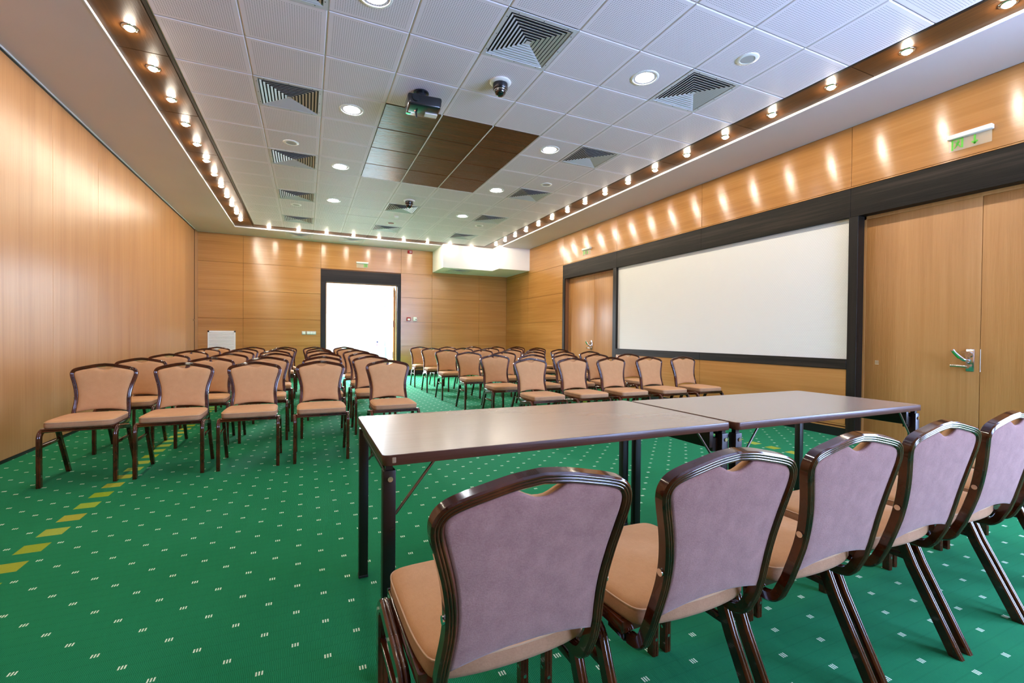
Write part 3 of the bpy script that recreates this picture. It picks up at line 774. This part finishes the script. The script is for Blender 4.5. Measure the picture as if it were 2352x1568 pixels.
def chair(kind_label):
    t_ = thing('banquet_chair', kind_label, 'chair')
    # back frame
    bm = bmesh.new(); hc = half_curve(.013)
    right = [Vector((p_.x, lean(p_.z), p_.z)) for p_ in hc]
    hook = catmull([Vector((.174, .045, .377)), Vector((.174, .09, .375)), Vector((.174, .125, .374)), Vector((.1745, .152, .382)), Vector((.175, right[0].y, right[0].z))], 4)[:-1]
    r = hook + right; path = r + [Vector((-p_.x, p_.y, p_.z)) for p_ in reversed(r[:-1])]
    def ref(i):
        p_ = path[i]; j = min(i, len(path) - 1 - i)
        if j < len(hook):
            a = path[max(i - 1, 0)]; c = path[min(i + 1, len(path) - 1)]; tg = (c - a).normalized()
            v = Vector((1, 0, 0)).cross(tg)
            return v.normalized() if (v.y > 0 or v.z < 0) else -v.normalized()
        return Vector((0, 1, -.2)).normalized()
    sweep(bm, path, ribbed(.0245, .030), ref)
    bf = finish('back_frame', bm, M['lacquer'], t_, smooth=38)
    for s in (-1, 1):
        bm = bmesh.new(); z = .588; x = s * .1835; cyl(bm, .0085, (x - s * .006, lean(z), z), (x + s * .0015, lean(z), z), 14); b_ = finish('bolt', bm, M['chrome'], bf, smooth=40)
    # upholstery outline (closed): bottom arch, sides, top with hand notch
    side = [p_ for p_ in half_curve(.0255) if p_.z > .476]
    def notch(x, z):
        a = abs(x)
        if a < .062: z -= .026 * (.5 + .5 * math.cos(PI * a / .062)) ** .75
        return z
    ring = []
    nb = 12; xb = side[0].x
    for k in range(nb + 1):
        u = -1 + 2 * k / nb; ring.append((u * xb, .470 + .020 * (1 - u * u)))
    ring += [(p_.x, p_.z) for p_ in side[1:-1]]
    for k in range(9):
        x = .055 * (1 - k / 4); ztop = interp([(0, .830), (.06, .8245), (.12, .8125)], abs(x)); ring.append((x, notch(x, ztop)))
    top_idx = [i for i, q in enumerate(ring)]
    ring = [q for i, q in enumerate(ring) if not (i > nb and i <= nb + len(side) - 2 and q[0] < .060)]
    ring += [(-p_.x, p_.z) for p_ in reversed(side[1:-1]) if p_.x >= .060]
    cx, cz = 0, .655
    def shell(levels, m, name, par, capfirst=True):
        bm = bmesh.new(); rings = []
        for s, dy in levels:
            rings.append([bm.verts.new((cx + (x - cx) * s, lean(cz + (z - cz) * s) + dy, cz + (z - cz) * s)) for x, z in ring])
        for a, c in zip(rings, rings[1:]):
            for k in range(len(ring)): bm.faces.new((a[k], a[(k + 1) % len(ring)], c[(k + 1) % len(ring)], c[k]))
        cv = bm.verts.new((cx, lean(cz) + levels[-1][1], cz))
        for k in range(len(ring)): bm.faces.new((rings[-1][k], rings[-1][(k + 1) % len(ring)], cv))
        return finish(name, bm, m, par, smooth=60)
    pad = shell([(.985, .002), (1, -.004), (.995, -.012), (.97, -.019), (.92, -.024), (.8, -.028), (.6, -.030), (.35, -.031)], M['fabric'], 'backrest', t_)
    bp = shell([(.99, .001), (1.0, .006), (.99, .009), (.95, .010), (.8, .011), (.5, .011)], M['fabric_back'], 'back_panel', pad); bp['label'] = 'sand fabric on the backrest rear, coloured mauve for bluish light'
    # seat cushion outline
    half = [(.0, -.246), (.10, -.245), (.160, -.242), (.187, -.230), (.1985, -.200), (.2005, -.14), (.2005, -.05), (.199, .04), (.193, .105), (.180, .147), (.14, .164), (.07, .174), (0, .177)]
    hp = catmull([Vector((x, y, 0)) for x, y in half], 3); full = hp + [Vector((-p_.x, p_.y, 0)) for p_ in reversed(hp[1:-1])]
    bm = bmesh.new(); rings = []
    for s, z in ((.93, .419), (.985, .422), (1.0, .431), (1.0, .450), (.992, .460), (.972, .467), (.93, .472), (.85, .4748), (.7, .4775), (.45, .479), (.2, .4795)):
        rings.append([bm.verts.new((p_.x * s, -.03 + (p_.y + .03) * s, z)) for p_ in full])
    K = len(full)
    for a, c in zip(rings, rings[1:]):
        for k in range(K): bm.faces.new((a[k], a[(k + 1) % K], c[(k + 1) % K], c[k]))
    cv = bm.verts.new((0, -.03, .4795))
    for k in range(K): bm.faces.new((rings[-1][k], rings[-1][(k + 1) % K], cv))
    bm.faces.new(list(reversed(rings[0])))
    bm.faces.ensure_lookup_table()
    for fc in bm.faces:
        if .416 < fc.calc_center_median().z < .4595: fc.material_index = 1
    seat = finish('seat', bm, None, t_, smooth=60, mats=[M['fabric'], M['band']])
    bm = bmesh.new(); sweep(bm, [Vector((p_.x * .995, -.03 + (p_.y + .03) * .995, .4605)) for p_ in full], circle_prof(.0024, 5), lambda i: Vector((0, 0, 1)), closed=True)
    q = finish('piping', bm, M['piping'], seat, smooth=60)
    # legs: inverted U each side, split at the middle of the side rail
    prof = ribbed(.026, .036, 2, .0024)
    for s in (-1, 1):
        x = s * .2145
        def arc(c, r, a0, a1, n=7): return [Vector((x, c[0] + r * math.cos(a0 + (a1 - a0) * k / n), c[1] + r * math.sin(a0 + (a1 - a0) * k / n))) for k in range(n + 1)]
        front = [Vector((x, -.229, .0)), Vector((x, -.2295, .1)), Vector((x, -.2300, .2)), Vector((x, -.230, .30))] + arc((-.178, .347), .052, PI, PI / 2) + [Vector((x, -.13, .391)), Vector((x, -.07, .383))]
        rear = [Vector((x, -.07, .383)), Vector((x, -.02, .375))] + arc((.012, .323), .048, PI / 2, math.radians(24), 6) + [Vector((x, .09, .262)), Vector((x, .222, .0))]
        def mk(pth, flat):
            bm = bmesh.new()
            def rf(i):
                a = pth[max(i - 1, 0)]; c = pth[min(i + 1, len(pth) - 1)]; tg = (c - a).normalized()
                v = Vector((1, 0, 0)).cross(tg); return v.normalized()
            sweep(bm, pth, prof, rf, flat_end=flat)
            return finish('leg', bm, M['lacquer'], t_, smooth=38)
        l1 = mk(front, {0: .0}); l2 = mk(rear, {len(rear) - 1: .0})
        bm = bmesh.new(); cyl(bm, .0055, (x - .0145, -.2295, .085), (x + .0145, -.2295, .085), 10); finish('bolt', bm, M['chrome'], l1, smooth=40)
        bm = bmesh.new(); cyl(bm, .0055, (x, -.2295 + .0195, .06), (x, -.2295 + .0165, .06), 10); finish('bolt', bm, M['chrome'], l1, smooth=40)
        bm = bmesh.new(); box(bm, x - .009, x + .009, -.225, .075, .278, .298, bev=.003); finish('stretcher', bm, M['lacquer'], t_, smooth=40)
    # frame under the seat
    bm = bmesh.new()
    box(bm, -.2, .2, -.222, -.198, .392, .420, bev=.004); box(bm, -.2, .2, .10, .122, .392, .420, bev=.004)
    for s in (-1, 1): box(bm, s * .19 - .012, s * .19 + .012, -.22, .12, .388, .420, bev=.004)
    sweep(bm, [Vector((-.2, -.232, .413)), Vector((.2, -.232, .413))], circle_prof(.0065, 8), lambda i: Vector((0, 0, 1)))
    sweep(bm, [Vector((-.2, -.232, .399)), Vector((.2, -.232, .399))], circle_prof(.0065, 8), lambda i: Vector((0, 0, 1)))
    finish('seat_frame', bm, M['lacquer'], t_, smooth=40)
    return t_
chair0 = None
def place(x, y, rz, label, group):
    global chair0
    if chair0 is None:
        chair0 = chair(label); chair0.location = (x, y, 0); chair0.rotation_euler = (0, 0, rz); chair0['group'] = group
    else: dup(chair0, (x, y, 0), rz, label, group)
# head table row, seen from behind: front of the chair points to +y
HEAD = [(-.328, -3.828, 1.0), (.165, -3.855, .5), (.650, -3.85, .5), (1.130, -3.845, 0), (1.622, -3.843, 0), (2.11, -3.835, 0), (2.60, -3.84, 0)]
hl = ['brown framed chair seen from behind, closest to the camera, at the left end', 'chair seen from behind, second from the left at the head table',
      'chair seen from behind, third from the left at the head table', 'chair seen from behind, fourth from the left at the head table',
      'chair seen from behind, fifth from the left at the head table', 'chair seen from behind, sixth from the left, at the right picture edge',
      'last chair of the head table row, its back beyond the right picture edge']
for (x, y, a), l in zip(HEAD, hl): place(x, y, PI + math.radians(a), l, 'chairs behind the head tables')
# audience, facing the camera: origin = foot centre, rear feet at +.24
YB_ROW = [-.075, .93, 2.02, 3.19, 4.31, 5.31]
LX = [[(-2.262, 0, 0), (-1.717, 0, 0), (-1.18, 0, 0), (-0.622, 0, 0), (0.016, 0, 0)], [(-2.289, 0, 0), (-1.681, 0, 0), (-1.148, 0, 0), (-0.576, 0, 0), (-0.029, 0, 0)], [(-2.299, 0, 0), (-1.66, 0, 0), (-1.127, 0, 0), (-0.512, 0, 0), (0.011, 0, 0)], [(-2.297, 0, 0), (-1.698, 0, 0), (-1.194, 0, 0), (-0.543, 0, 0), (0.02, 0, 0)], [(-2.305, 0, 0), (-1.739, 0, 0), (-1.151, 0, 0), (-0.537, 0, 0), (-0.014, 0, 0)], [(-2.296, 0, 0), (-1.705, 0, 0), (-1.138, 0, 0), (-0.595, 0, 0), (-0.023, 0, 0)]]
RX = [[(1.657, 0, 0), (2.235, 0, 0), (2.814, 0, 0), (3.433, 0, 0), (4.03, 0, 0)], [(1.615, 0, 0), (2.19, 0, 0), (2.74, 0, 0), (3.293, 0, 0), (3.89, 0, 0)], [(1.608, 0, 0), (2.218, 0, 0), (2.774, 0, 0), (3.36, 0, 0), (3.903, 0, 0)], [(1.587, 0, 0), (2.272, 0, 0), (2.883, 0, 0), (3.407, 0, 0), (3.966, 0, 0)], [(1.596, 0, 0), (2.27, 0, 0), (2.871, 0, 0), (3.46, 0, 0), (4.026, 0, 0)], [(1.576, 0, 0), (2.218, 0, 0), (2.835, 0, 0), (3.438, 0, 0), (3.976, 0, 0)]]
rown = ['front row', 'second row', 'third row', 'fourth row', 'fifth row', 'sixth row']
for r in range(6):
    for c in range(5):
        x, dy, a = LX[r][c]
        cn = ['at the left wall', 'second from the left wall', 'middle seat', 'second from the aisle', 'on the aisle'][c]
        place(x + .012, YB_ROW[r] - .245 + dy, math.radians(a), 'sand coloured banquet chair, left block, %s, %s' % (rown[r], cn), 'audience chairs in the left block')
for r in range(6):
    for c in range(5):
        x, dy, a = RX[r][c]
        cn = ['on the aisle', 'second from the aisle', 'middle seat', 'second from the right wall', 'at the right wall'][c]
        place(x + .012, YB_ROW[r] - .245 + dy, math.radians(a), 'sand coloured banquet chair, right block, %s, %s' % (rown[r], cn), 'audience chairs in the right block')

# ------------------------------------------------------------------ folding tables
def table(label, x0, x1, y0, y1, zt=.733):
    cx, cy = (x0 + x1) / 2, (y0 + y1) / 2; hx, hy = (x1 - x0) / 2, (y1 - y0) / 2
    t_ = thing('folding_table', label, 'table', (cx, cy, 0), 0, 'folding tables joined into the head table')
    def rrect(ax, ay, r=.022, n=5):
        out = []
        for sx, sy, a0 in ((1, 1, 0), (-1, 1, PI / 2), (-1, -1, PI), (1, -1, 3 * PI / 2)):
            for k in range(n + 1): a = a0 + k * PI / 2 / n; out.append((sx * (ax - r) + r * math.cos(a), sy * (ay - r) + r * math.sin(a)))
        return out
    bm = bmesh.new(); prism(bm, rrect(hx - .0015, hy - .0015), zt - .030, zt); top = finish('tabletop', bm, M['laminate'], t_)
    bm = bmesh.new()
    rings = [[bm.verts.new((x, y, z)) for x, y in rrect(hx + d_, hy + d_)] for d_, z in ((-.004, zt - .034), (.0008, zt - .033), (.0018, zt - .029), (.0018, zt - .004), (.0004, zt - .0004), (-.0025, zt + .0002))]
    for a, c in zip(rings, rings[1:]):
        for k in range(len(a)): bm.faces.new((a[k], a[(k + 1) % len(a)], c[(k + 1) % len(a)], c[k]))
    bm.faces.new(list(reversed(rings[0]))); finish('edge_band', bm, M['edge'], top, smooth=40)
    if x0 < 0:
        bm = bmesh.new(); box(bm, -hx + .026, -hx + .040, -hy - .0028, -hy + .004, zt - .026, zt - .006, bev=.003); f = finish('worn_corner', bm, M['worn_edge'], top)
    for sx in (-1, 1):
        lx = sx * (hx - .0215)
        for sy in (-1, 1):
            ly = sy * (hy - .030)
            bm = bmesh.new(); box(bm, lx - .020, lx + .020, ly - .020, ly + .020, .008, .682, bev=.003); box(bm, lx - .011, lx + .011, ly - .011, ly + .011, .68, .706)
            l = finish('leg', bm, M['black_metal'], t_, smooth=40)
            bm = bmesh.new(); box(bm, lx - .021, lx + .021, ly - .021, ly + .021, 0, .012, bev=.002); finish('foot_cap', bm, M['rubber'], l)
            bm = bmesh.new(); s = sy
            cyl(bm, .0085, (lx + .002, ly + s * .020, .655), (lx + .002, ly + s * .0245, .655), 14); finish('bolt', bm, M['chrome'], l, smooth=40)
            bm = bmesh.new(); cyl(bm, .0055, (lx + .008, ly + s * .020, .492), (lx + .008, ly + s * .0235, .492), 12)
            finish('bolt', bm, M['chrome'], l, smooth=40)
            bm = bmesh.new(); a = Vector((lx - sx * .022, ly, .535)); c = Vector((lx - sx * .155, ly, .703))
            cyl(bm, .005, a, c, 10); cyl(bm, .005, c, c + Vector((-sx * .05, 0, .001)), 10); finish('strut', bm, M['steel_rod'], t_, smooth=40)
        bm = bmesh.new()
        if sx > 0: box(bm, lx - .075, lx - .050, -hy + .03, hy - .03, .618, .703, bev=.003); box(bm, lx - .05, lx, -hy + .035, -hy + .06, .60, .66)
        else: box(bm, lx - .008, lx + .008, -hy + .05, hy - .05, .655, .668, bev=.002)
        finish('cross_bar', bm, M['black_metal'], t_, smooth=40)
    return t_
table('dark edged folding table at the left, nearer the camera', -.517, 1.004, -3.408, -2.652)
table('dark edged folding table at the right, nearer the beech door', 1.024, 2.545, -3.428, -2.688)

# ------------------------------------------------------------------ light, world, camera
la = D.lights.new('added_corridor_fill', 'AREA'); la.shape = 'RECTANGLE'; la.size = 2.6; la.size_y = 1.0; la.spread = math.radians(105); la.energy = 1100; la.color = (.70, .86, 1.0)
lo = D.objects.new('added_corridor_fill', la); C.objects.link(lo); lo.location = (-.1, 9.3, 2.85)  # unseen area light, added to throw a bright pool on the carpet
lo.rotation_euler = Vector((.14, -.62, -.62)).to_track_quat('-Z', 'Y').to_euler()
w = D.worlds.new('World'); bpy.context.scene.world = w; w.use_nodes = True
bg = w.node_tree.nodes['Background']; bg.inputs[0].default_value = (.7, .83, 1, 1); bg.inputs[1].default_value = .6
cam = D.cameras.new('camera'); co = D.objects.new('camera', cam); C.objects.link(co)
f_px, yaw, pitch, roll = 1046.957, .4238, -.0119, .0093
fw = Vector((math.sin(yaw) * math.cos(pitch), math.cos(yaw) * math.cos(pitch), math.sin(pitch)))
r_ = Vector((math.cos(yaw), -math.sin(yaw), 0)); u_ = r_.cross(fw)
r2 = r_ * math.cos(roll) + u_ * math.sin(roll); u2 = -r_ * math.sin(roll) + u_ * math.cos(roll)
mw = Matrix(((r2.x, u2.x, -fw.x, -.7373), (r2.y, u2.y, -fw.y, -4.8664), (r2.z, u2.z, -fw.z, 1.1117), (0, 0, 0, 1)))
co.matrix_world = mw
cam.sensor_width = 36; cam.lens = f_px / 2352 * 36; cam.clip_start = .02; cam.clip_end = 100
sc = bpy.context.scene; sc.camera = co
sc.view_settings.view_transform = 'Standard'; sc.view_settings.look = 'None'; sc.view_settings.gamma = 1
sc.view_settings.exposure = 0.95; sc.view_settings.use_curve_mapping = False
try:
    sc.cycles.use_light_tree = True; sc.cycles.max_bounces = 10; sc.cycles.diffuse_bounces = 5; sc.cycles.glossy_bounces = 4
    sc.cycles.sample_clamp_indirect = 6
except Exception: pass
